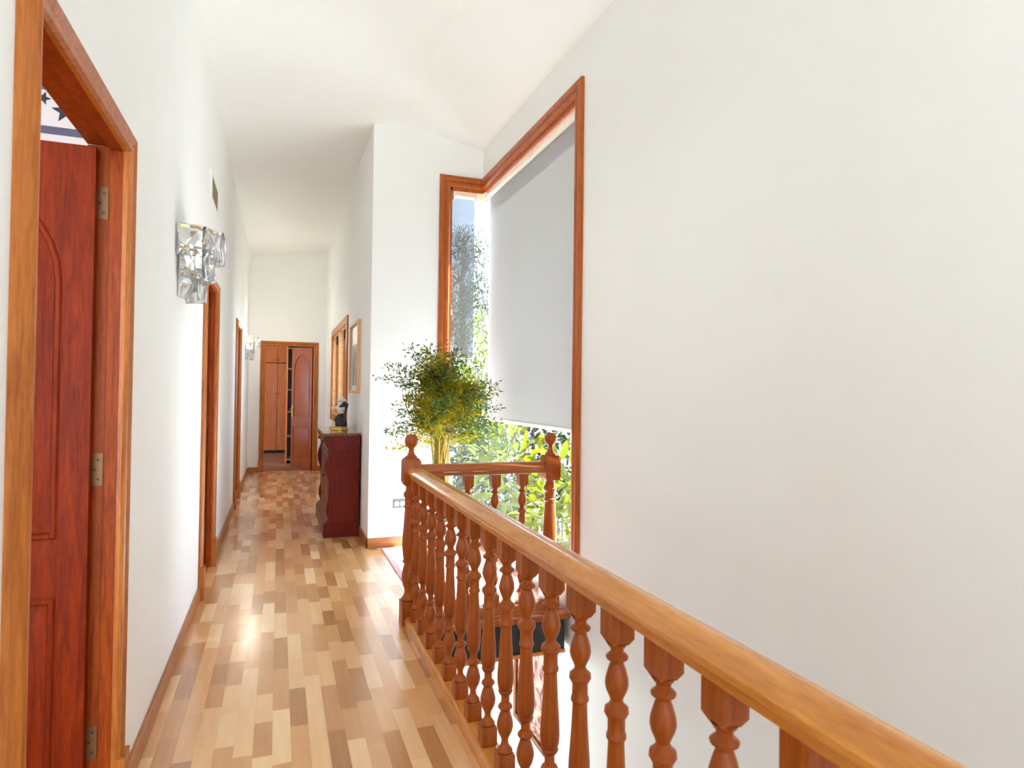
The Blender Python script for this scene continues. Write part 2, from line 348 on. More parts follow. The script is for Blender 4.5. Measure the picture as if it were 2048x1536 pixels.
# ---- baseboards
def board_y(name, x0, x1, segs, label):
    mb = MB()
    for a, b_ in segs: mb.box(x0, x1, a, b_, 0, 0.085)
    return struct(mb.build(name, M['base'], bevel=0.004), label)
CW = 0.082
board_y('baseboard_left', XL, XL+0.016, [(YB, D1[0]-CW), (D1[1]+CW, D2[0]-CW), (D2[1]+CW, D3[0]-CW), (D3[1]+CW, YE)], 'wooden baseboard along the left wall')
board_y('baseboard_hall_right', XH-0.016, XH, [(YR-0.016, YE)], 'wooden baseboard along the right hall wall')
mb = MB(); mb.box(XH-0.016, XR-0.04, YR-0.016, YR, 0, 0.085); struct(mb.build('baseboard_recess', M['base'], bevel=0.004), 'wooden baseboard under the landing outlet')
mb = MB(); mb.box(XL+0.016, DE[0]-CW, YE-0.016, YE, 0, 0.085); mb.box(DE[1]+CW, XH-0.016, YE-0.016, YE, 0, 0.085); struct(mb.build('baseboard_end', M['base'], bevel=0.004), 'wooden baseboard of the far wall')

# ------------------------------------------------------------------ doors
CAS = [(0, 0), (0, 0.012), (0.006, 0.022), (0.018, 0.024), (0.026, 0.016), (0.036, 0.022), (0.05, 0.028), (0.060, 0.022), (0.066, 0.017), (0.076, 0.013), (0.076, 0)]
def outline(x0, x1, z0, z1, arch, n=16):
    """panel outline; arch = rise of a round top"""
    pts = [(x0, z0), (x1, z0)]
    if not arch: return pts + [(x1, z1), (x0, z1)]
    cx, r = (x0+x1)/2, (x1-x0)/2
    return pts + [(cx + r*math.cos(math.pi*k/n), z1 - arch + arch*math.sin(math.pi*k/n)) for k in range(n+1)]
def inset(pts, d):
    cx = sum(p[0] for p in pts)/len(pts); n = len(pts); out = []
    for i in range(n):
        a, b_, c = Vector(pts[i-1]), Vector(pts[i]), Vector(pts[(i+1) % n])
        e1 = (b_-a).normalized(); e2 = (c-b_).normalized(); n1 = Vector((-e1.y, e1.x)); n2 = Vector((-e2.y, e2.x))
        m_ = (n1+n2); m_ = m_.normalized() if m_.length > 1e-6 else n1
        out.append(tuple(b_ + m_*d/max(0.35, m_.dot(n1))))
    return out
def leaf_mesh(W, H, parent, mat, handle=True):
    """leaf in closed position: x from -W to 0, y from -0.036 to 0"""
    T = 0.036; ST = 0.078; mb = MB()
    pans = [(-W+ST, -ST, 0.9, H-0.10, (W-2*ST)/2), (-W+ST, -ST, 0.20, 0.73, 0)]
    mb.box(-W, 0, -T+0.010, -0.010, 0.008, H)
    for ya, yb in ((-T, -T+0.010), (-0.010, 0)):
        mb.box(-W, -W+ST, ya, yb, 0.008, H); mb.box(-ST, 0, ya, yb, 0.008, H)
        mb.box(-W+ST, -ST, ya, yb, 0.008, 0.20); mb.box(-W+ST, -ST, ya, yb, 0.73, 0.90); mb.box(-W+ST, -ST, ya, yb, H-0.10, H)
        x0, x1, z0, z1, ar = pans[0]; n = 16; cx, r = (x0+x1)/2, (x1-x0)/2
        arc = [(cx + r*math.cos(math.pi*k/n), z1-ar+ar*math.sin(math.pi*k/n)) for k in range(n+1)]
        for k in range(n):                                    # spandrels above the arch
            (xa, za), (xb, zb) = arc[k], arc[k+1]
            mb.prism([(xa, za), (xb, zb), (xb, z1), (xa, z1)] if abs(zb-z1) > 1e-4 and abs(za-z1) > 1e-4 else [(xa, za), (xb, zb), (xb, z1+0.001), (xa, z1+0.001)], lambda u, v, t: (u, t, v), ya, yb)
    o = mb.build('door_leaf', mat, parent)
    for sgn, y in ((-1, -T), (1, 0.0)):
        for x0, x1, z0, z1, ar in pans:
            ol = outline(x0, x1, z0, z1, ar); mb = MB()
            fd = lambda yy: (lambda u, v, t: (u, yy, v))
            rings = []
            for ins, dep in ((0, -0.001), (0.006, 0.005), (0.016, 0.005), (0.022, -0.006), (0.030, -0.006), (0.052, -0.001)):
                rings.append([(u, y + sgn*dep, v) for u, v in inset(ol, ins)])
            mb.loft(rings, cap='end'); mb.build('door_panel', mat, o, smooth=35)
    if handle:
        mb = MB(); hx = -W+0.05; hz = 1.02
        for s_, y in ((-1, -T), (1, 0.0)):
            mb.box(hx-0.018, hx+0.018, y, y+s_*0.006, hz-0.14, hz+0.06)
            mb.tube([(hx, y, hz), (hx, y+s_*0.045, hz), (hx+0.02, y+s_*0.05, hz), (hx+0.11, y+s_*0.05, hz+0.004)], 0.008)
        tag(mb.build('door_handle', M['brass'], o, smooth=40), 'brass lever handle on a long plate')
    return o
def make_door(name, loc, rotz, W, angle, hingez, label, handle=True, leafmat_=None):
    """local frame: x along the wall from 0 to W, y > 0 into the room beyond, wall face at y = 0, hinged at x = W"""
    H = DZ; mb = MB()
    mb.path([(0, 0.21), (0, H), (W, H), (W, 0.21)], [(-1, 0), (-1, 1), (1, 1), (1, 0)], CAS, lambda a, b_, d: (a, -d, b_))
    for s_, x in ((-1, 0), (1, W)):                            # plinth blocks
        mb.box(min(x, x+s_*0.082), max(x, x+s_*0.082), -0.036, 0, 0, 0.21)
    root = mb.build(name, M['cas'], smooth=30); root.location = loc; root.rotation_euler = (0, 0, rotz)
    struct(root, label); ORIG[root.name] = Vector((0, 0, 0))
    mb = MB(); e = 0.014                                       # jamb with a stop, then a rebate for the leaf
    for xa, xb, xc in ((-0.03, 0.0, -0.012), (W, W+0.03, W+0.012)):
        mb.box(xa, xb, -0.001, 0.036, 0, H)
        if xa < 0: mb.box(xa, xc, 0.036, TW, 0, H+0.012)
        else: mb.box(xc, xb, 0.036, TW, 0, H+0.012)
    mb.box(-0.03, W+0.03, -0.001, 0.036, H, H+0.03); mb.box(-0.012, W+0.012, 0.036, TW, H+0.012, H+0.03)
    mb.build('door_frame', M['frame'], root, bevel=0.002)
    lf = leaf_mesh(W-0.004, H-0.006, root, leafmat_ or M['door'], handle)
    lf.location = (W+0.008, 0.067, 0); lf.rotation_euler = (0, 0, -angle)
    for hz in hingez:
        mb = MB(); mb.box(W+0.0095, W+0.0125, 0.04, 0.074, hz-0.05, hz+0.05)
        for k in range(5): mb.lathe([(0.0065, 0), (0.007, 0.002), (0.007, 0.016), (0.0065, 0.018)], W+0.006, 0.078, hz-0.05+k*0.0205, 10)
        mb.mi = 1
        for dx, dz in ((0.052, 0.03), (0.062, 0.0), (0.052, -0.03)):
            mb.tube([(W+0.0094, dx, hz+dz), (W+0.0084, dx, hz+dz)], 0.0045, 8)
        mb.build('hinge', [M['hinge'], M['black']], root, smooth=40)
    return root
make_door('door_1', (XL, D1[0], 0), R(90), D1[1]-D1[0], R(90), (1.92, 1.10, 0.27), 'nearest open door in the left wall, star border behind it')
make_door('door_2', (XL, D2[0], 0), R(90), D2[1]-D2[0], R(90), (1.92, 1.10, 0.27), 'open door in the left wall just past the near crystal sconce')
make_door('door_3', (XL, D3[0], 0), R(90), D3[1]-D3[0], R(90), (1.92, 1.10, 0.27), 'farthest door in the left wall, before the far sconce')
make_door('door_4', (DE[0], YE, 0), 0, DE[1]-DE[0], R(66), (1.85, 1.05, 0.25), 'half open door with an arched panel in the far wall', leafmat_=M['enddoor'])

# star border in the first bedroom
mb = MB(); mb.box(-3.6, XL-TW-0.002, 3.944, 3.95, 2.62, 2.96)
bo = struct(mb.build('trim_4', M['border']), 'white wallpaper border above the first open door')
mb = MB(); mb.box(-3.6, XL-TW-0.002, 3.941, 3.9438, 2.672, 2.712); mb.box(-3.6, XL-TW-0.002, 3.941, 3.9438, 2.90, 2.935); mb.build('border_stripe', M['stripe'], bo)
def star(cx, cz, r, rot):
    mb = MB(); pts = []
    for k in range(10):
        a = rot + math.pi/2 + k*math.pi/5; q = r if k % 2 == 0 else r*0.42
        pts.append((cx+q*math.cos(a), cz+q*math.sin(a)))
    A = [mb.v((u, 3.9438, v)) for u, v in pts]; B = [mb.v((u, 3.942, v)) for u, v in pts]; c0 = mb.v((cx, 3.9405, cz))
    for i in range(10): mb.f([A[i], A[(i+1) % 10], B[(i+1) % 10], B[i]]); mb.f([B[i], B[(i+1) % 10], c0])
    mb.build('border_star', M['star'], bo)
for k in range(6):
    star(-1.078 - 0.30*k, 2.80, 0.062, 0.15); star(-1.175 - 0.30*k, 2.855, 0.036, -0.3)

# ------------------------------------------------------------------ corner window
fnR = lambda a, b_, d: (XR-d, a, b_)
fnE = lambda a, b_, d: (a, YR-d, b_)
WC = [(0, 0), (0, 0.012), (0.014, 0.022), (0.034, 0.022), (0.044, 0.014), (0.054, 0.016), (0.064, 0.03), (0.09, 0.03), (0.10, 0.022), (0.10, 0)]
mb = MB()
mb.path([(WY0, WZ0), (WY0, WZ1), (YR-0.001, WZ1)], [(-1, 0), (-1, 1), (0, 1)], WC, fnR)
mb.path([(WX0, WZ0), (WX0, WZ1), (XR-0.001, WZ1)], [(-1, 0), (-1, 1), (0, 1)], WC, fnE)
win1 = struct(mb.build('window_1', M['win'], smooth=30), 'tall corner window with a wooden casing beside the landing')
mb = MB(); mb.prism([(XR, 0), (XR+0.22, 0), (XR+0.22, 0.06), (XR+0.05, WZ0-0.01), (XR, WZ0-0.01)], lambda u, v, q: (u, q, v), WY0, YR+0.22)
mb.prism([(YR, 0), (YR+0.22, 0), (YR+0.22, 0.06), (YR+0.05, WZ0-0.01), (YR, WZ0-0.01)], lambda u, v, q: (q, u, v), WX0, XR+0.02); mb.build('window_sill_slope', M['plaster'], win1)
mb = MB(); g = 0.10   # sash frame set into the reveal
mb.box(XR, XR+0.2, WY0-0.001, WY0+0.02, WZ0, WZ1); mb.box(XR, XR+0.2, WY0, YR+0.2, WZ1-0.03, WZ1); mb.box(XR-0.012, XR+0.05, WY0, YR, WZ0-0.012, WZ0+0.008)
mb.box(WX0, WX0+0.02, YR, YR+0.2, WZ0, WZ1); mb.box(WX0, XR, YR, YR+0.2, WZ1-0.03, WZ1); mb.box(WX0, XR-0.012, YR-0.012, YR+0.05, WZ0-0.012, WZ0+0.008)
mb.build('window_reveal', M['win'], win1)
mb = MB(); mb.box(XR+0.10, XR+0.108, WY0+0.02, YR+0.10, WZ0-0.14, WZ1-0.03); mb.build('window_pane', M['pane'], win1)
mb = MB(); mb.box(WX0+0.02, XR+0.10, YR+0.10, YR+0.108, WZ0-0.14, WZ1-0.03); mb.build('window_pane', M['pane'], win1)

def blind(name, fn, a0, a1, ztop, zbot, mat, label):
    """fn(a, depth-into-reveal, z)"""
    p = fn((a0+a1)/2, 0.02, ztop); t = thing(name, p, label, 'blind', 'roller blinds of the corner window')
    def bx(A0, A1, d0, d1, z0, z1):
        mb = MB(); q0 = fn(A0, d0, z0); q1 = fn(A1, d1, z1)
        mb.box(min(q0[0], q1[0]), max(q0[0], q1[0]), min(q0[1], q1[1]), max(q0[1], q1[1]), z0, z1); return mb
    mb = MB(); n = 16
    r = [[fn(a, 0.03+0.022*math.cos(2*math.pi*i/n), ztop+0.022*math.sin(2*math.pi*i/n)) for i in range(n)] for a in (a0, a1)]
    mb.loft(r); tag(mb.build('roller_tube', M['blindtop'], t, smooth=40), 'cream roller tube')
    bx(a0-0.012, a1-0.004, 0.0495, 0.0510, zbot, ztop+0.01).build('blind_fabric', mat, t)
    bx(a0+0.008, a1-0.008, 0.044, 0.056, zbot-0.022, zbot+0.004).build('bottom_bar', M['blindbar'], t, bevel=0.002)
    for A0, A1 in ((a0-0.014, a0), (a1, a1+0.014)): bx(A0, A1, 0.002, 0.062, ztop-0.045, ztop+0.03).build('bracket', M['white'], t, bevel=0.002)
    return t
blind('roller_blind', lambda a, d, z: (XR+d, a, z), WY0+0.045, YR-0.05, 3.145, 1.12, M['blind'], 'wide pale grey roller blind pulled most of the way down over the large pane')
blind('roller_blind', lambda a, d, z: (a, YR+d, z), WX0+0.045, XR-0.06, 3.145, 1.66, M['mesh'], 'narrow see-through roller blind with trees showing behind it')

# hall window
HW = (7.59, 9.66, 1.02, 2.14)
fnH = lambda a, b_, d: (XH-d, a, b_)
mb = MB()
y0, y1, z0, z1 = HW
mb.path([(y0, z0), (y0, z1), (y1, z1), (y1, z0), (y0, z0)], [(-1, -1), (-1, 1), (1, 1), (1, -1), (-1, -1)], [(0, 0), (0, 0.02), (0.03, 0.026), (0.085, 0.02), (0.085, 0)], fnH)
win2 = struct(mb.build('window_2', M['cas'], smooth=30), 'wooden hall window above the cabinet')
mb = MB(); ym = (y0+y1)/2
mb.box(XH-0.012, XH+0.2, ym-0.06, ym+0.06, z0, z1)
for a, b_ in ((y0, y0+0.012), (y1-0.012, y1)): mb.box(XH, XH+0.2, a, b_, z0, z1)
mb.box(XH, XH+0.2, y0, y1, z1-0.012, z1); mb.box(XH, XH+0.2, y0, y1, z0, z0+0.012)
mb.build('window_jamb', M['caslit'], win2)
for a, b_ in ((y0+0.012, ym-0.06), (ym+0.06, y1-0.012)):
    mb = MB(); X0, X1 = XH+0.06, XH+0.11
    mb.box(X0, X1, a, a+0.06, z0+0.012, z1-0.012); mb.box(X0, X1, b_-0.06, b_, z0+0.012, z1-0.012); mb.box(X0, X1, a+0.06, b_-0.06, z0+0.012, z0+0.075); mb.box(X0, X1, a+0.06, b_-0.06, z1-0.09, z1-0.012)
    mm = (a+b_)/2; mb.box(X0-0.03, X1, mm-0.03, mm+0.03, z0+0.07, z1-0.09)
    s_ = mb.build('window_sash', M['cas'], win2, bevel=0.004)
    mb = MB(); mb.box(XH+0.082, XH+0.088, a+0.06, b_-0.06, z0+0.075, z1-0.09); mb.build('window_pane', M['pane'], s_)
    mb = MB(); mb.box(XH+0.0, XH+0.06, mm-0.02, mm+0.02, z1-0.15, z1-0.03); mb.build('window_latch', M['black'], s_, bevel=0.006)

# ------------------------------------------------------------------ balustrades
# heights measured from the foot of a baluster (z = 0.05) to the underside of the rail (z = 0.85)
BH = 0.80
SQ = lambda h, z: (h, z)
def baluster_mb(cx, cy, z0):
    mb = MB(); k = BH
    mb.sqring([(0.026, 0), (0.0285, 0.004), (0.0285, 0.082*k), (0.026, 0.088*k)], cx, cy, z0)
    pr = [(0.020, .086), (0.0265, .090), (0.0275, .096), (0.024, .104), (0.018, .112), (0.0125, .125), (0.0115, .14), (0.016, .155), (0.024, .175), (0.0285, .20), (0.028, .215),
          (0.023, .24), (0.017, .262), (0.0165, .268), (0.022, .275), (0.0255, .283), (0.022, .291), (0.0145, .298), (0.0145, .325), (0.022, .334), (0.0255, .343), (0.022, .350),
          (0.024, .355), (0.0275, .38), (0.0285, .41), (0.0275, .45), (0.024, .51), (0.021, .57), (0.0192, .625), (0.0195, .632), (0.0235, .638), (0.0235, .648), (0.0205, .654),
          (0.0205, .69), (0.024, .697), (0.029, .708), (0.0275, .722), (0.018, .732), (0.0145, .742), (0.0175, .757), (0.0245, .78), (0.028, .803), (0.0265, .822), (0.0205, .85), (0.0155, .868),
          (0.0165, .873), (0.0255, .881), (0.0265, .888), (0.022, .895), (0.0155, .902), (0.0155, .915), (0.021, .922), (0.026, .934)]
    kn = [(.0, .0), (.09, .09), (.283, .28), (.343, .348), (.41, .40), (.643, .6355), (.708, .704), (.742, .738), (.803, .786), (.885, .863), (.934, .906)]
    def re(z):
        for (a, c), (b_, d) in zip(kn[:-1], kn[1:]):
            if z <= b_: return c + (z-a)*(d-c)/(b_-a)
        return z
    pr = [(r, re(z)) for r, z in pr]
    mb.lathe([(r, z*k) for r, z in pr], cx, cy, z0, 18)
    mb.sqring([(0.0195, .902*k), (0.029, .922*k), (0.029, 1.0*k)], cx, cy, z0)
    return mb
def newel(parent, cx, cy, w=0.05):
    mb = MB()
    mb.sqring([(w*.97, 0), (w, 0.004), (w, 0.13), (w*.95, 0.137)], cx, cy)
    mb.lathe([(0.036, .135), (0.045, .141), (0.046, .15), (0.036, .16), (0.029, .18), (0.03, .20), (0.041, .235), (0.047, .265), (0.045, .29), (0.037, .325), (0.032, .345), (0.034, .352), (0.042, .358), (0.042, .366),
              (0.037, .372), (0.042, .40), (0.046, .45), (0.045, .50), (0.039, .58), (0.034, .66), (0.033, .67), (0.038, .676), (0.038, .686), (0.034, .69), (0.034, .73), (0.04, .738), (0.044, .75), (0.038, .765), (0.03, .775), (0.030, .80), (0.036, .806), (0.042, .812)], cx, cy, 0, 24)
    mb.sqring([(w*.82, .806), (w, .826), (w, .945), (w*.8, .962)], cx, cy)
    o = mb.build('newel_post', M['bal'], parent, smooth=32)
    mb = MB()
    mb.lathe([(0.030, .958), (0.037, .964), (0.037, .971), (0.026, .978), (0.017, .995), (0.0155, 1.015), (0.020, 1.024), (0.030, 1.032), (0.0385, 1.048), (0.0405, 1.062), (0.0385, 1.078), (0.031, 1.092), (0.024, 1.0985), (0.010, 1.103)], cx, cy, 0, 24)
    mb.build('finial', M['bal'], o, smooth=40)
    return o
RL = [(-0.030, 0), (-0.030, 0.012), (-0.035, 0.015), (-0.035, 0.019), (-0.0425, 0.025), (-0.0450, 0.032), (-0.0440, 0.040), (-0.0245, 0.0635), (-0.0205, 0.0660), (-0.010, 0.0690)]
RP = RL + [(0, 0.070)] + [(-a, b_) for a, b_ in RL[::-1]]
SP = [(-0.045, 0), (-0.045, 0.034), (-0.040, 0.045), (-0.03, 0.05), (0.03, 0.05), (0.040, 0.045), (0.045, 0.034), (0.045, 0)]
BX, NY = 0.750, 3.72
NX = 0.738
t = thing('balustrade', (BX, 1.7, 0), 'long turned-wood balustrade running along the hall beside the stairwell', 'balustrade', 'turned wood balustrades')
newel(t, NX, NY); newel(t, NX, -0.45)
mb = MB(); mb.prism(RP, lambda u, v, q: (BX+u, q, 0.85+v), -0.40, NY-0.046); mb.build('handrail', M['rail'], t, smooth=24)
mb = MB(); mb.prism(SP, lambda u, v, q: (BX+u, q, v), -0.40, NY-0.05); mb.build('bottom_rail', M['rail'], t, smooth=50)
b0 = baluster_mb(BX, 3.602, 0.05).build('baluster', M['bal'], t, smooth=32)
for k in range(1, 21):
    c = b0.copy(); C.objects.link(c); c.location = (0, -0.1905*k, 0)
t2 = thing('balustrade', (1.2, NY, 0), 'short balustrade across the landing edge in front of the corner window', 'balustrade', 'turned wood balustrades')
NX2 = 1.626
newel(t2, NX2, NY)
mb = MB(); mb.prism(RP, lambda u, v, q: (q, NY+u, 0.855+v), 0.795, NX2-0.052); mb.build('handrail', M['railx'], t2, smooth=24)
mb = MB(); mb.prism(SP, lambda u, v, q: (q, NY+u, v), 0.797, NX2-0.05); mb.build('bottom_rail', M['railx'], t2, smooth=50)
for k, x in enumerate((0.905, 1.085, 1.258, 1.437)):
    if k == 0: b2 = baluster_mb(x, NY, 0.05).build('baluster', M['bal'], t2, smooth=32)
    else:
        c = b2.copy(); C.objects.link(c); c.location = (x-0.905, 0, 0)

# ------------------------------------------------------------------ wall things on the left
def plaque(mb, ang, Rr, zc, w, h):
    """faceted square glass with a star cut"""
    u = Vector((math.cos(ang), math.sin(ang), 0)); s_ = Vector((-math.sin(ang), math.cos(ang), 0)); o = u*Rr + Vector((0, 0, zc))
    P = lambda a, b_, d: o + s_*a*w/2 + Vector((0, 0, b_*h/2)) + u*d
    T = 0.022
    front = [P(-1, -1, T), P(0, -1, T*.45), P(1, -1, T), P(1, 0, T*.45), P(1, 1, T), P(0, 1, T*.45), P(-1, 1, T), P(-1, 0, T*.45)]
    back = [P(-1, -1, 0), P(0, -1, 0), P(1, -1, 0), P(1, 0, 0), P(1, 1, 0), P(0, 1, 0), P(-1, 1, 0), P(-1, 0, 0)]
    F = [mb.v(p) for p in front]; B = [mb.v(p) for p in back]; c = mb.v(P(0, 0, T*1.35)); cb = mb.v(P(0, 0, 0.001))
    for i in range(8):
        j = (i+1) % 8; mb.f([F[i], F[j], c]); mb.f([B[j], B[i], cb]); mb.f([F[i], B[i], B[j], F[j]])
def make_sconce(loc, label):
    t = thing('wall_sconce', loc, label, 'wall lamp', 'crystal wall sconces')
    off = Vector(loc)
    mb = MB(); mb.box(0.001, 0.014, -0.10, 0.10, 0.03, 0.345); mb.bm.transform(Matrix.Translation(off)); tag(mb.build('backplate', M['white'], t, bevel=0.003), 'white backplate')
    for zt, Rr, n, a0 in ((0.29, 0.172, 5, 72), (0.195, 0.132, 4, 66), (0.095, 0.092, 3, 58)):
        mb = MB(); pts = [(0.012, -(Rr-0.012), zt+0.065)] + [((Rr-0.012)*math.cos(R(a)), (Rr-0.012)*math.sin(R(a)), zt+0.065) for a in range(-84, 85, 12)] + [(0.012, Rr-0.012, zt+0.065)]
        rings = [[(p[0], p[1], p[2]-0.006), (p[0]*1.012, p[1]*1.012, p[2]-0.006), (p[0]*1.012, p[1]*1.012, p[2]+0.006), (p[0], p[1], p[2]+0.006)] for p in pts]
        mb.loft(rings); mb.bm.transform(Matrix.Translation(off)); tag(mb.build('brass_band', M['brass'], t), 'curved brass band')
        for k in range(n):
            a = R(-a0 + 2*a0*k/(n-1)); mb = MB(); plaque(mb, a, Rr, zt, 2*Rr*math.sin(R(a0)/(n-1))*0.98, 0.15)
            mb.bm.transform(Matrix.Translation(off)); tag(mb.build('crystal_plaque', M['crystal'], t), 'star-cut clear glass plaque')
    for yy in (-0.045, 0.045):
        mb = MB(); mb.lathe([(0.011, 0), (0.012, 0.05), (0.010, 0.055), (0.016, 0.075), (0.019, 0.095), (0.014, 0.12), (0.004, 0.14)], 0.06, yy, 0.17, 14)
        mb.bm.transform(Matrix.Translation(off)); mb.build('lamp_bulb', M['bulb'], t, smooth=40)
    return t
s1 = make_sconce((XL, 3.52, 1.765), 'large crystal and brass wall sconce near the first open door')
s2 = copy_tree(s1); s2.location = (XL, 10.10, 1.765); s2['label'] = 'distant crystal and brass wall sconce beside the far doorway'
ld = bpy.data.lights.new('sconce_light', 'POINT'); ld.energy = 1.8; ld.color = (1, 0.95, 0.82); ld.shadow_soft_size = 0.09      # the far sconce is lit
lo = bpy.data.objects.new('sconce_light', ld); C.objects.link(lo); lo.parent = s2; lo.location = (0.12, 0, 0.46)

t = thing('air_vent', (XL, 5.06, 2.64), 'white framed rectangular air vent high on the left wall', 'vent')
mb = MB(); a0, a1, v0, v1 = 4.80, 5.30, 2.645, 2.865
mb.path([(a0+.035, v0+.035), (a0+.035, v1-.035), (a1-.035, v1-.035), (a1-.035, v0+.035), (a0+.035, v0+.035)], [(-1, -1), (-1, 1), (1, 1), (1, -1), (-1, -1)], [(0, 0), (0, 0.012), (0.03, 0.008), (0.035, 0)], lambda a, b_, d: (XL+d, a, b_))
mb.build('vent_frame', M['white'], t, smooth=30)
mb = MB(); mb.box(XL+0.0005, XL+0.002, a0+.035, a1-.035, v0+.035, v1-.035); mb.build('vent_back', M['slot'], t)
mb = MB()
for k in range(9):
    z = v0+.045+k*0.016; mb.prism([(0.002, z), (0.010, z+0.006), (0.010, z+0.0085), (0.002, z+0.0025)], lambda u, v, q: (XL+u, q, v), a0+.035, a1-.035)
mb.build('vent_slats', M['grille'], t)

# ------------------------------------------------------------------ cabinet and figurine
CY0, CY1, CX1 = 6.10, 7.28, 0.724
t = thing('cabinet', (0.58, (CY0+CY1)/2, 0), 'tall dark mahogany cabinet against the right hall wall', 'cabinet')
mb = MB()
prof = [(CX1, 0.0), (0.412, 0.0), (0.412, 0.125), (0.42, 0.135), (0.428, 0.15), (0.446, 0.165), (0.450, 0.19), (0.452, 0.78), (0.445, 0.79), (0.440, 0.80), (0.445, 0.81), (0.436, 0.85), (0.422, 0.89), (0.412, 0.915), (0.408, 0.93), (CX1, 0.93)]
mb.prism(prof, lambda u, v, q: (u, q, v), CY0, CY1); mb.build('body', M['mah'], t, bevel=0.003)
mb = MB(); mb.box(0.395, CX1, CY0-0.012, CY1+0.012, 0.93, 0.958); mb.build('cabinet_top', M['mahtop'], t, bevel=0.006)
mb = MB(); mb.prism([(0.430, 0.772), (CX1, 0.772), (CX1, 0.786), (0.430, 0.786)], lambda u, v, q: (u, q, v), CY0-0.006, CY0+0.004); mb.build('side_bead', M['mah'], t, bevel=0.003)
mb = MB(); mb.prism([(CX1, 0.0), (0.404, 0.0), (0.404, 0.115), (0.412, 0.13), (CX1, 0.13)], lambda u, v, q: (u, q, v), CY0-0.008, CY1+0.008); mb.build('plinth', M['mah'], t, bevel=0.003)
for ya in (CY0+0.004, CY1-0.084):                                # scrolled pilasters on the front corners
    mb = MB(); n = 24; cur = []
    for k in range(n+1):
        z = 0.165 + (0.79-0.165)*k/n; q = k/n
        cur.append((0.452 - 0.006 - 0.036*max(0, math.sin(math.pi*min(1, max(0, (q-0.55)/0.45))))**1.2 - 0.018*max(0, math.sin(math.pi*min(1, q/0.3))), z))
    mb.prism([(0.458, 0.165)] + cur + [(0.458, 0.79)], lambda u, v, q: (u, q, v), ya, ya+0.08); mb.build('pilaster', M['mah'], t, smooth=50)
mb = MB(); mb.prism([(0.452, 0.82), (0.434, 0.82), (0.424, 0.85), (0.410, 0.885), (0.404, 0.912), (0.43, 0.912)], lambda u, v, q: (u, q, v), CY0+0.06, CY1-0.06)
dr = mb.build('drawer', M['mah'], t, smooth=40)
for yy in (CY0+0.3, CY1-0.3):
    mb = MB(); mb.tube([(0.424, yy, 0.862), (0.404, yy, 0.862), (0.398, yy, 0.862)], [0.006, 0.010, 0.012]); mb.build('knob', M['brass'], dr, smooth=50)
for a, b_ in ((CY0+0.095, (CY0+CY1)/2-0.004), ((CY0+CY1)/2+0.004, CY1-0.095)):
    mb = MB(); rings = []
    for ins, x in ((0, 0.454), (0, 0.444), (0.05, 0.444), (0.06, 0.450), (0.075, 0.450), (0.10, 0.444)):
        rings.append([(x, a+ins, 0.19+ins), (x, b_-ins, 0.19+ins), (x, b_-ins, 0.77-ins), (x, a+ins, 0.77-ins)])
    mb.loft(rings); dd = mb.build('cabinet_door', M['mah'], t)
    mb = MB(); yk = b_-0.025 if a < 6.5 else a+0.025; mb.tube([(0.446, yk, 0.5), (0.428, yk, 0.5)], [0.006, 0.010]); mb.build('knob', M['brass'], dd, smooth=50)

# figurine: pale torso and head, dark skirt and shawl, gilded base
fx, fy, fz = 0.585, 6.62, 0.958
t = thing('figurine', (fx, fy, fz), 'small pale and black lady figurine on a gilded base on the mahogany cabinet', 'figurine')
mb = MB(); mb.lathe([(0.07, 0), (0.084, 0.003), (0.084, 0.012), (0.078, 0.016), (0.074, 0.028), (0.078, 0.033), (0.076, 0.037)], fx, fy, fz, 28, 1, 0.8); mb.build('gilded_base', M['gold'], t, smooth=40)
mb = MB()
rings = []
for q, (r, z, dx) in enumerate([(0.052, .037, .012), (0.057, .05, .012), (0.056, .08, .008), (0.060, .105, .0), (0.056, .12, .0), (0.046, .135, .004), (0.034, .15, .008), (0.025, .163, .010)]):
    rings.append([(fx+dx+r*(1+0.10*math.sin(5*a+q*.6))*math.cos(a), fy+r*0.85*(1+0.10*math.sin(5*a+q*.6))*math.sin(a), fz+z) for a in [2*math.pi*i/40 for i in range(40)]])
mb.loft(rings); mb.build('skirt', M['charc'], t, smooth=60)
def skinned(name, verts, edges, radii, mat, parent, sub=2):
    me = bpy.data.meshes.new(name); off = ORIG[parent.name]
    me.from_pydata([tuple(Vector(v)-off) for v in verts], edges, []); o = bpy.data.objects.new(name, me); C.objects.link(o); o.parent = parent
    me.materials.append(mat); md = o.modifiers.new('skin', 'SKIN'); md.use_smooth_shade = True
    for i, r in enumerate(radii): me.skin_vertices[0].data[i].radius = (r, r) if not isinstance(r, tuple) else r
    me.skin_vertices[0].data[0].use_root = True
    sd = o.modifiers.new('sub', 'SUBSURF'); sd.levels = sub; sd.render_levels = sub
    return o
V = [(fx+.008, fy, fz+.155), (fx-.004, fy, fz+.195), (fx-.008, fy, fz+.225), (fx+.000, fy, fz+.25), (fx+.006, fy, fz+.262),      # waist, chest, shoulders, neck
     (fx-.040, fy-.006, fz+.226), (fx-.066, fy-.008, fz+.216), (fx-.088, fy-.01, fz+.224),                                          # left arm stretched out
     (fx+.032, fy-.012, fz+.228), (fx+.046, fy-.02, fz+.19), (fx+.02, fy-.03, fz+.17)]
skinned('torso', V, [(0,1),(1,2),(2,3),(3,4),(2,5),(5,6),(6,7),(2,8),(8,9),(9,10)], [.023,.027,.026,.014,.013,.013,.009,.008,.013,.010,.008], M['marble'], t)
mb = MB(); mb.ball((fx+.010, fy-.002, fz+.283), 0.024, 16, 10, (0.9, 1, 1.15)); mb.ball((fx-.012, fy-.004, fz+.280), 0.005, 8, 6); hd = mb.build('head', M['marble'], t, smooth=60)
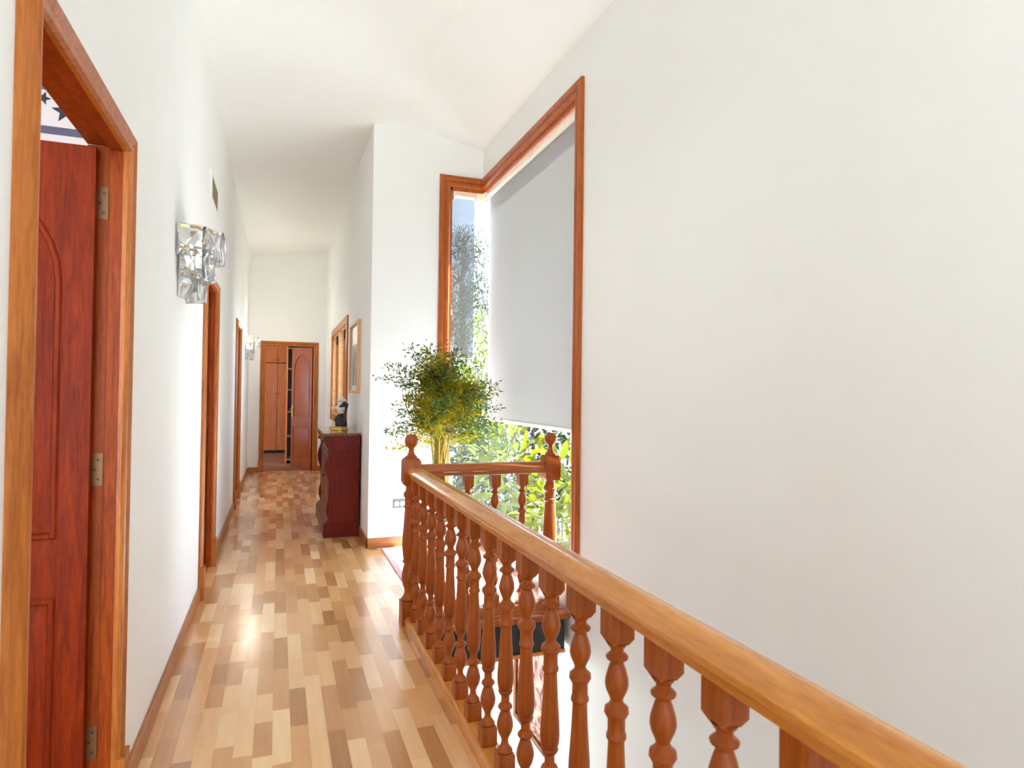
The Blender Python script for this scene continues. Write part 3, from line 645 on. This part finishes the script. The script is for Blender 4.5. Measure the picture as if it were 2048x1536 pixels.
mb = MB(); mb.lathe([(0.046, .292), (0.050, .296), (0.044, .303), (0.030, .310), (0.027, .328), (0.018, .340), (0.006, .344)], fx+.014, fy, fz, 20); mb.build('hat', M['marble'], hd, smooth=50)
mb = MB(); mb.tube([(fx-.012, fy-.032, fz+.236), (fx+.016, fy-.036, fz+.243), (fx+.044, fy-.028, fz+.262), (fx+.064, fy-.010, fz+.258), (fx+.058, fy-.012, fz+.225), (fx+.050, fy-.02, fz+.195), (fx+.040, fy-.022, fz+.165), (fx+.034, fy-.02, fz+.135)],
                   [.008, .015, .022, .018, .015, .015, .018, .012], 10); mb.build('shawl', M['charc'], t, smooth=60)
mb = MB(); mb.tube([(fx-.082, fy-.01, fz+.222), (fx-.078, fy, fz+.16), (fx-.072, fy, fz+.09), (fx-.064, fy, fz+.036)], [.004, .0035, .004, .007], 8); tag(mb.build('parasol_stick', M['gold'], t, smooth=60), 'gilded stick')

# ------------------------------------------------------------------ pictures and outlet
def picture(name, fn, a0, a1, z0, z1, bar, dep, fmat, inner, label, matw=None):
    t = thing(name, fn((a0+a1)/2, (z0+z1)/2, 0), label, 'picture')
    mb = MB(); mb.path([(a0+bar, z0+bar), (a0+bar, z1-bar), (a1-bar, z1-bar), (a1-bar, z0+bar), (a0+bar, z0+bar)], [(-1, -1), (-1, 1), (1, 1), (1, -1), (-1, -1)], [(0, 0.001), (0, dep*.7), (bar*.3, dep), (bar, dep), (bar, 0.001)], fn)
    mb.build('frame', fmat, t)
    def panel(nm, A0, A1, Z0, Z1, d0, d1, mm):
        mb = MB(); p, q = fn(A0, Z0, d0), fn(A1, Z1, d1)
        mb.box(min(p[0], q[0]), max(p[0], q[0]), min(p[1], q[1]), max(p[1], q[1]), min(p[2], q[2]), max(p[2], q[2])); return mb.build(nm, mm, t)
    if matw:
        panel('mat_board', a0+bar, a1-bar, z0+bar, z1-bar, 0.002, 0.008, M['picglass'])
        panel('artwork', a0+bar+matw[0], a1-bar-matw[0], z0+bar+matw[1], z1-bar-matw[2], 0.008, 0.010, inner)
    else: panel('artwork', a0+bar, a1-bar, z0+bar, z1-bar, 0.002, 0.009, inner)
    return t
picture('wall_picture', fnH, 6.30, 7.06, 1.33, 2.05, 0.03, 0.035, M['picwood'], M['art'], 'framed grey sketch in a pale wood frame on the hall wall above the cabinet', (0.07, 0.05, 0.19))
pp = picture('wall_picture', fnR, 3.88, 4.56, -1.085, -0.38, 0.03, 0.03, M['black'], M['engr'], 'sepia engraving in a dark frame on the stairwell wall below the landing')
mb = MB(); mb.path([(3.91, -1.055), (3.91, -0.41), (4.53, -0.41), (4.53, -1.055), (3.91, -1.055)], [(-1, -1), (-1, 1), (1, 1), (1, -1), (-1, -1)], [(0, 0.02), (0, 0.032), (0.012, 0.032), (0.012, 0.02)], fnR); mb.build('frame_edge', M['orange'], pp)
picture('wall_picture', lambda a, b_, d: (a, YR-d, b_), 1.20, 1.62, -1.55, -0.75, 0.02, 0.02, M['picglass'], M['flor'], 'small pale print with red flowers low on the wall under the landing')

t = thing('wall_outlet', (1.005, YR, 0.335), 'grey double socket plate low on the landing wall', 'outlet')
mb = MB(); mb.box(0.955, 1.065, YR-0.009, YR, 0.332, 0.412); mb.build('cover_plate', M['plate'], t, bevel=0.004)
for x in (0.985, 1.037):
    mb = MB(); mb.loft([[(x+r*math.cos(2*math.pi*i/20), YR-y, 0.372+r*math.sin(2*math.pi*i/20)) for i in range(20)] for r, y in ((0.021, 0.008), (0.021, 0.011), (0.017, 0.011), (0.016, 0.0095))]); mb.build('socket', M['white'], t, smooth=40)

# ------------------------------------------------------------------ rug and plant on the landing
t = thing('rug', (1.24, 4.72, 0), 'pale rug with a pink border lying on the landing', 'rug')
mb = MB(); mb.box(0.86, 1.60, 3.92, 5.50, 0.0005, 0.010); mb.build('pile', M['rug'], t, bevel=0.004)
mb = MB()
for a in ((0.85, 0.886, 3.91, 5.51), (1.574, 1.61, 3.91, 5.51), (0.886, 1.574, 3.91, 3.95), (0.886, 1.574, 5.47, 5.51)): mb.box(*a, 0.0005, 0.012)
mb.build('border', M['rugedge'], t)
rnd = random.Random(5); mb = MB()
for k in range(46):
    x = 0.855 + k*0.0165; mb.tube([(x, 5.51, 0.005), (x+rnd.uniform(-.006, .006), 5.54, 0.004), (x+rnd.uniform(-.012, .012), 5.565, 0.003)], 0.0022, 5)
mb.build('fringe', M['fringe'], t)

rnd = random.Random(11)
PX, PY = 1.175, 4.80
t = thing('potted_plant', (PX, PY, 0.012), 'bushy yellow-green plant with arching sprigs standing on the landing rug', 'plant')
mb = MB(); mb.lathe([(0.105, .012), (0.115, .014), (0.15, .20), (0.165, .34), (0.175, .355), (0.178, .375), (0.172, .385), (0.155, .383), (0.15, .34)], PX, PY, 0, 32); mb.build('pot', M['pot'], t, smooth=45)
mb = MB(); mb.lathe([(0.0, .33), (0.152, .335), (0.152, .352), (0.0, .36)], PX, PY, 0, 24); mb.build('soil', M['soil'], t)
stem, fine, outer, twig = MB(), MB(), MB(), MB()
def leaflet(mb, p, d, ln, wd):
    d = d.normalized(); s_ = d.cross(Vector((rnd.uniform(-1, 1), rnd.uniform(-1, 1), rnd.uniform(-.2, 1)))).normalized(); u = d.cross(s_)
    a, b_, c, e = p, p + d*ln*.45 + s_*wd*.5 + u*wd*.12, p + d*ln, p + d*ln*.45 - s_*wd*.5 + u*wd*.12
    vs_ = [mb.v(x) for x in (a, b_, c, e)]; mb.f(vs_[:3]); mb.f([vs_[0], vs_[2], vs_[3]])
def frond(base, az, lean, L_, dens, mb, smb, size, curl, srad):
    d = Vector((math.cos(az)*math.sin(lean), math.sin(az)*math.sin(lean), math.cos(lean))); p = base.copy(); pts = [p.copy()]; n = 14
    for k in range(n):
        d = (d + Vector((math.cos(az), math.sin(az), -0.25))*curl*(k/n)**1.5 + Vector((rnd.gauss(0, .05), rnd.gauss(0, .05), rnd.gauss(0, .04)))).normalized()
        p = p + d*L_/n; pts.append(p.copy())
        if k > n*0.38:
            for q in range(dens):
                dd = (d*0.4 + Vector((rnd.gauss(0, 1), rnd.gauss(0, 1), rnd.gauss(0.1, .8)))).normalized()
                pp_ = p - d*(L_/n)*rnd.random() + dd*rnd.uniform(0.0, 0.055)
                leaflet(mb, pp_, dd, size*rnd.uniform(.6, 1.3), size*.36)
    pts = [Vector((min(q.x, XR-0.06), min(q.y, YR-0.05), q.z)) for q in pts]
    smb.tube(pts, [srad*(1-.7*k/n) for k in range(n+1)], 5)
    return pts
base = Vector((PX, PY, 0.35))
for k in range(14):
    az = rnd.uniform(0, 6.283); b_ = base + Vector((math.cos(az)*.04, math.sin(az)*.04, 0))
    stem.tube([b_, b_ + Vector((rnd.uniform(-.03, .03), rnd.uniform(-.03, .03), .3)), b_ + Vector((rnd.uniform(-.04, .04), rnd.uniform(-.04, .04), .62)), b_ + Vector((rnd.uniform(-.07, .07), rnd.uniform(-.07, .07), 1.0))], [.009, .008, .006, .003], 6)
for k in range(95):                                             # dense yellow-green heart
    az = rnd.uniform(0, 6.283); frond(base + Vector((rnd.uniform(-.05, .05), rnd.uniform(-.05, .05), rnd.uniform(.55, .98))), az, rnd.uniform(.05, 1.5), rnd.uniform(.20, .36), 13, fine, stem, 0.032, rnd.uniform(.02, .14), .003)
for k in range(20):                                             # upright plumes
    az = rnd.uniform(0, 6.283); frond(base + Vector((0, 0, rnd.uniform(.7, .95))), az, rnd.uniform(.05, .45), rnd.uniform(.36, .58), 9, fine if k % 2 else outer, stem, 0.034, rnd.uniform(.02, .10), .003)
for k in range(64):                                             # open outer sprigs
    az = rnd.uniform(0, 6.283); frond(base + Vector((0, 0, rnd.uniform(.62, 1.0))), az, rnd.uniform(.4, 1.6), rnd.uniform(.34, .52), 7, outer, twig, 0.034, rnd.uniform(.08, .30), .0026)
for k in range(26):                                             # drooping sprigs
    az = rnd.uniform(-1.2, 2.2); frond(base + Vector((0, 0, rnd.uniform(.70, .95))), az, rnd.uniform(1.4, 2.0), rnd.uniform(.36, .55), 7, outer, twig, 0.034, rnd.uniform(.2, .4), .0026)
for mbb in (fine, outer):
    for v in mbb.bm.verts: v.co.x = min(v.co.x, XR-0.02); v.co.y = min(v.co.y, YR-0.03)
stem.build('stems', M['stem'], t, smooth=60); twig.build('twigs', M['twig'], t)
fine.build('inner_foliage', M['fern'], t); outer.build('outer_foliage', M['ftop'], t)

# ------------------------------------------------------------------ room beyond the far door
t = thing('wardrobe', (-0.9, 14.95, 0), 'built-in reddish wood wardrobe seen through the far doorway', 'wardrobe')
mb = MB(); mb.box(-1.99, 0.78, 14.66, 15.28, 0, 2.5); mb.build('carcass', M['dark'], t)  # dark colour stands in for shade in the gaps between doors
for k in range(7):
    x0 = -1.97 + k*0.39; x1 = x0+0.382
    for z0, z1 in ((0.06, 1.93), (1.945, 2.48)):
        mb = MB(); mb.box(x0, x1, 14.63, 14.658, z0, z1); d = mb.build('wardrobe_door', M['ward'], t, bevel=0.004)
        mb = MB(); zk = 1.28 if z0 < 1 else 2.0; xk = x1-0.03 if k % 2 == 0 else x0+0.03
        mb.tube([(xk, 14.63, zk), (xk, 14.612, zk), (xk, 14.604, zk)], [.006, .009, .013]); mb.build('knob', M['hinge'], d, smooth=50)
t = thing('open_shelving', (0.6, 12.8, 0), 'tall open shelving with a dark inside behind the half open far door', 'shelving')
mb = MB(); mb.box(0.135, 0.158, 12.45, 13.05, 0, 2.52); mb.build('side_panel', M['ward'], t)
mb = MB(); mb.box(1.10, 1.123, 12.45, 13.05, 0, 2.52); mb.build('side_panel', M['ward'], t)
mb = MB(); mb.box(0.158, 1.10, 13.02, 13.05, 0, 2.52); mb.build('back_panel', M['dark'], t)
for z in (0.07, 0.50, 0.95, 1.36, 1.75, 2.13, 2.50):
    mb = MB(); mb.box(0.158, 1.10, 12.47, 13.02, z-0.011, z+0.011); mb.build('shelf', M['shelf'] if z < 2.4 else M['ward'], t)
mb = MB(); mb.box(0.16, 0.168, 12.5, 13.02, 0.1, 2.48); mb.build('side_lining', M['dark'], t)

# ------------------------------------------------------------------ garden
mb = MB(); mb.prism([(XH+0.22, 2.42), (1.90, 2.26), (1.90, 2.32), (XH+0.22, 2.50)], lambda u, v, q: (u, q, v), 7.25, 10.2); struct(mb.build('trim_5', M['plaster']), 'unseen eave added above the hall window to keep sun off the hall floor')  # unseen slab added to block sun through the hall window
mb = MB(); mb.box(-60, 90, -60, 120, -3.2, -3.0); struct(mb.build('ground', M['ground']), 'pale ground of the garden outside')
def leafy(mb, c, rad, n, ln, wd, rnd, up=0.2):
    for k in range(n):
        d = Vector((rnd.gauss(0, 1), rnd.gauss(0, 1), rnd.gauss(0, 1))).normalized(); rr = rnd.random()**0.4
        p = Vector((c[0]+d.x*rad[0]*rr, c[1]+d.y*rad[1]*rr, c[2]+d.z*rad[2]*rr))
        dd = (d + Vector((rnd.gauss(0, .6), rnd.gauss(0, .6), rnd.gauss(up, .6)))).normalized()
        s_ = dd.cross(Vector((rnd.gauss(0, .5), rnd.gauss(0, .5), 1))).normalized(); u = s_.cross(dd)
        L_ = ln*rnd.uniform(.6, 1.25); W_ = wd*rnd.uniform(.7, 1.2); V = []
        for q, wq in ((0, 0), (.25, .8), (.55, 1), (.82, .6), (1, 0)):
            mid = p + dd*L_*q - u*L_*0.25*q*q
            V.append([mid] if wq == 0 else [mid - s_*W_*wq/2 + u*W_*.14*wq, mid, mid + s_*W_*wq/2 + u*W_*.14*wq])
        vv = [[mb.v(x) for x in r] for r in V]
        mb.f([vv[0][0], vv[1][0], vv[1][1]]); mb.f([vv[0][0], vv[1][1], vv[1][2]])
        for a in (1, 2):
            mb.f([vv[a][0], vv[a+1][0], vv[a+1][1], vv[a][1]]); mb.f([vv[a][1], vv[a+1][1], vv[a+1][2], vv[a][2]])
        mb.f([vv[3][0], vv[4][0], vv[3][1]]); mb.f([vv[3][1], vv[4][0], vv[3][2]])
def shrub(name, x, y, z0, blobs, ln, wd, mat, label, cat, group, seed, trunk=0.04):
    rnd = random.Random(seed); t = thing(name, (x, y, z0), label, cat, group)
    mb = MB(); top = max(b_[2] for b_ in blobs)
    mb.tube([(x, y, z0), (x+.05, y-.03, z0+(top-z0)*.5), (x-.03, y+.04, top)], [trunk, trunk*.8, trunk*.35], 8)
    for bx_, by_, bz_, *_ in blobs:
        zb = z0 + (bz_-z0)*0.45; mb.tube([(x+.03, y-.02, zb), ((x+bx_)/2, (y+by_)/2, (zb+bz_)/2+.1), (bx_, by_, bz_)], [trunk*.6, trunk*.45, trunk*.2], 6)
    mb.build('trunk', M['bark'], t, smooth=60)
    mb = MB()
    for bx_, by_, bz_, rx, ry, rz, n in blobs: leafy(mb, (bx_, by_, bz_), (rx, ry, rz), n, ln, wd, rnd)
    mb.build('foliage', mat, t, smooth=80); return t
G = 'broad-leaved shrubs outside the corner window'
shrub('garden_shrub', 2.65, 5.75, -3.0, [(2.65, 5.75, 0.1, .45, .5, .65, 330), (2.65, 5.75, -0.8, .45, .5, .5, 180)], .22, .07, M['loquat'], 'broad-leaved yellow-green shrub close behind the far newel post by the corner window', 'shrub', G, 1)
shrub('garden_shrub', 2.75, 7.45, -3.0, [(2.7, 7.4, 0.3, .5, .6, .75, 380), (2.7, 7.4, -0.8, .5, .6, .6, 200)], .22, .07, M['loquat'], 'broad-leaved shrub filling the lower middle of the large pane', 'shrub', G, 2)
shrub('garden_shrub', 3.75, 9.45, -3.0, [(3.75, 9.45, 0.5, 1.25, .8, 1.0, 1300), (3.75, 9.45, -0.9, 1.25, .8, .9, 900)], .19, .075, M['hedge'], 'green shrub, darkened as if in shade, behind the broad-leaved ones outside the large pane', 'shrub', G, 3, .05)
shrub('garden_shrub', 3.42, 11.2, -3.0, [(3.44, 11.2, 1.9, .2, .35, 1.0, 260), (3.42, 11.2, 0.4, .4, .4, .8, 200)], .15, .05, M['loquat'], 'slim bright shrub showing in the gap between the two blinds', 'shrub', G, 4, .03)
shrub('garden_shrub', 4.9, 6.6, -3.0, [(4.7, 6.6, 0.3, .9, 1.0, 1.1, 900), (4.9, 6.6, -1.1, .9, 1.0, .8, 500)], .19, .075, M['hedge'], 'green shrub, darkened as if in shade, at the right edge of the large pane', 'shrub', G, 6, .05)
def tree(name, x, y, h, crown, n, ln, wd, mat, label, seed, per=90, spread=1.3):
    rnd = random.Random(seed); t = thing(name, (x, y, -3.0), label, 'tree')
    mb = MB(); mb.tube([(x, y, -3.0), (x+.1, y, h*.3), (x-.05, y, h*.7), (x, y, h)], [.16, .13, .08, .02], 10); blobs = []
    for k in range(n):
        q = k/n; z = crown + (h-crown)*q; a = rnd.uniform(0, 6.283); r = (spread*(1-q)+.3)*rnd.uniform(.3, 1); p = (x+r*math.cos(a), y+r*math.sin(a), z)
        mb.tube([(x, y, z-.35), ((x+p[0])/2, (y+p[1])/2, z-.1), p], [.04, .03, .012], 6); blobs.append(p)
    mb.build('trunk', M['bark'], t, smooth=60); mb = MB()
    for p in blobs: leafy(mb, p, (.6, .6, .36), per, ln, wd, rnd)
    mb.build('foliage', mat, t); return t
tree('pine_tree', 5.5, 19.7, 6.4, 3.1, 26, .20, .03, M['pine'], 'tall pine tree with a dark trunk seen through the narrow blind', 21, 180)
tree('garden_tree', 4.22, 15.1, 1.7, -1.5, 22, .18, .06, M['hedge'], 'lower leafy tree in front of the pine, seen under its crown through the narrow blind', 22, 130, .9)
tree('garden_tree', 3.2, 12.8, 3.6, 0.6, 16, .15, .055, M['loquat'], 'yellow-green tree at the left edge of the narrow window', 23, 70, .3)
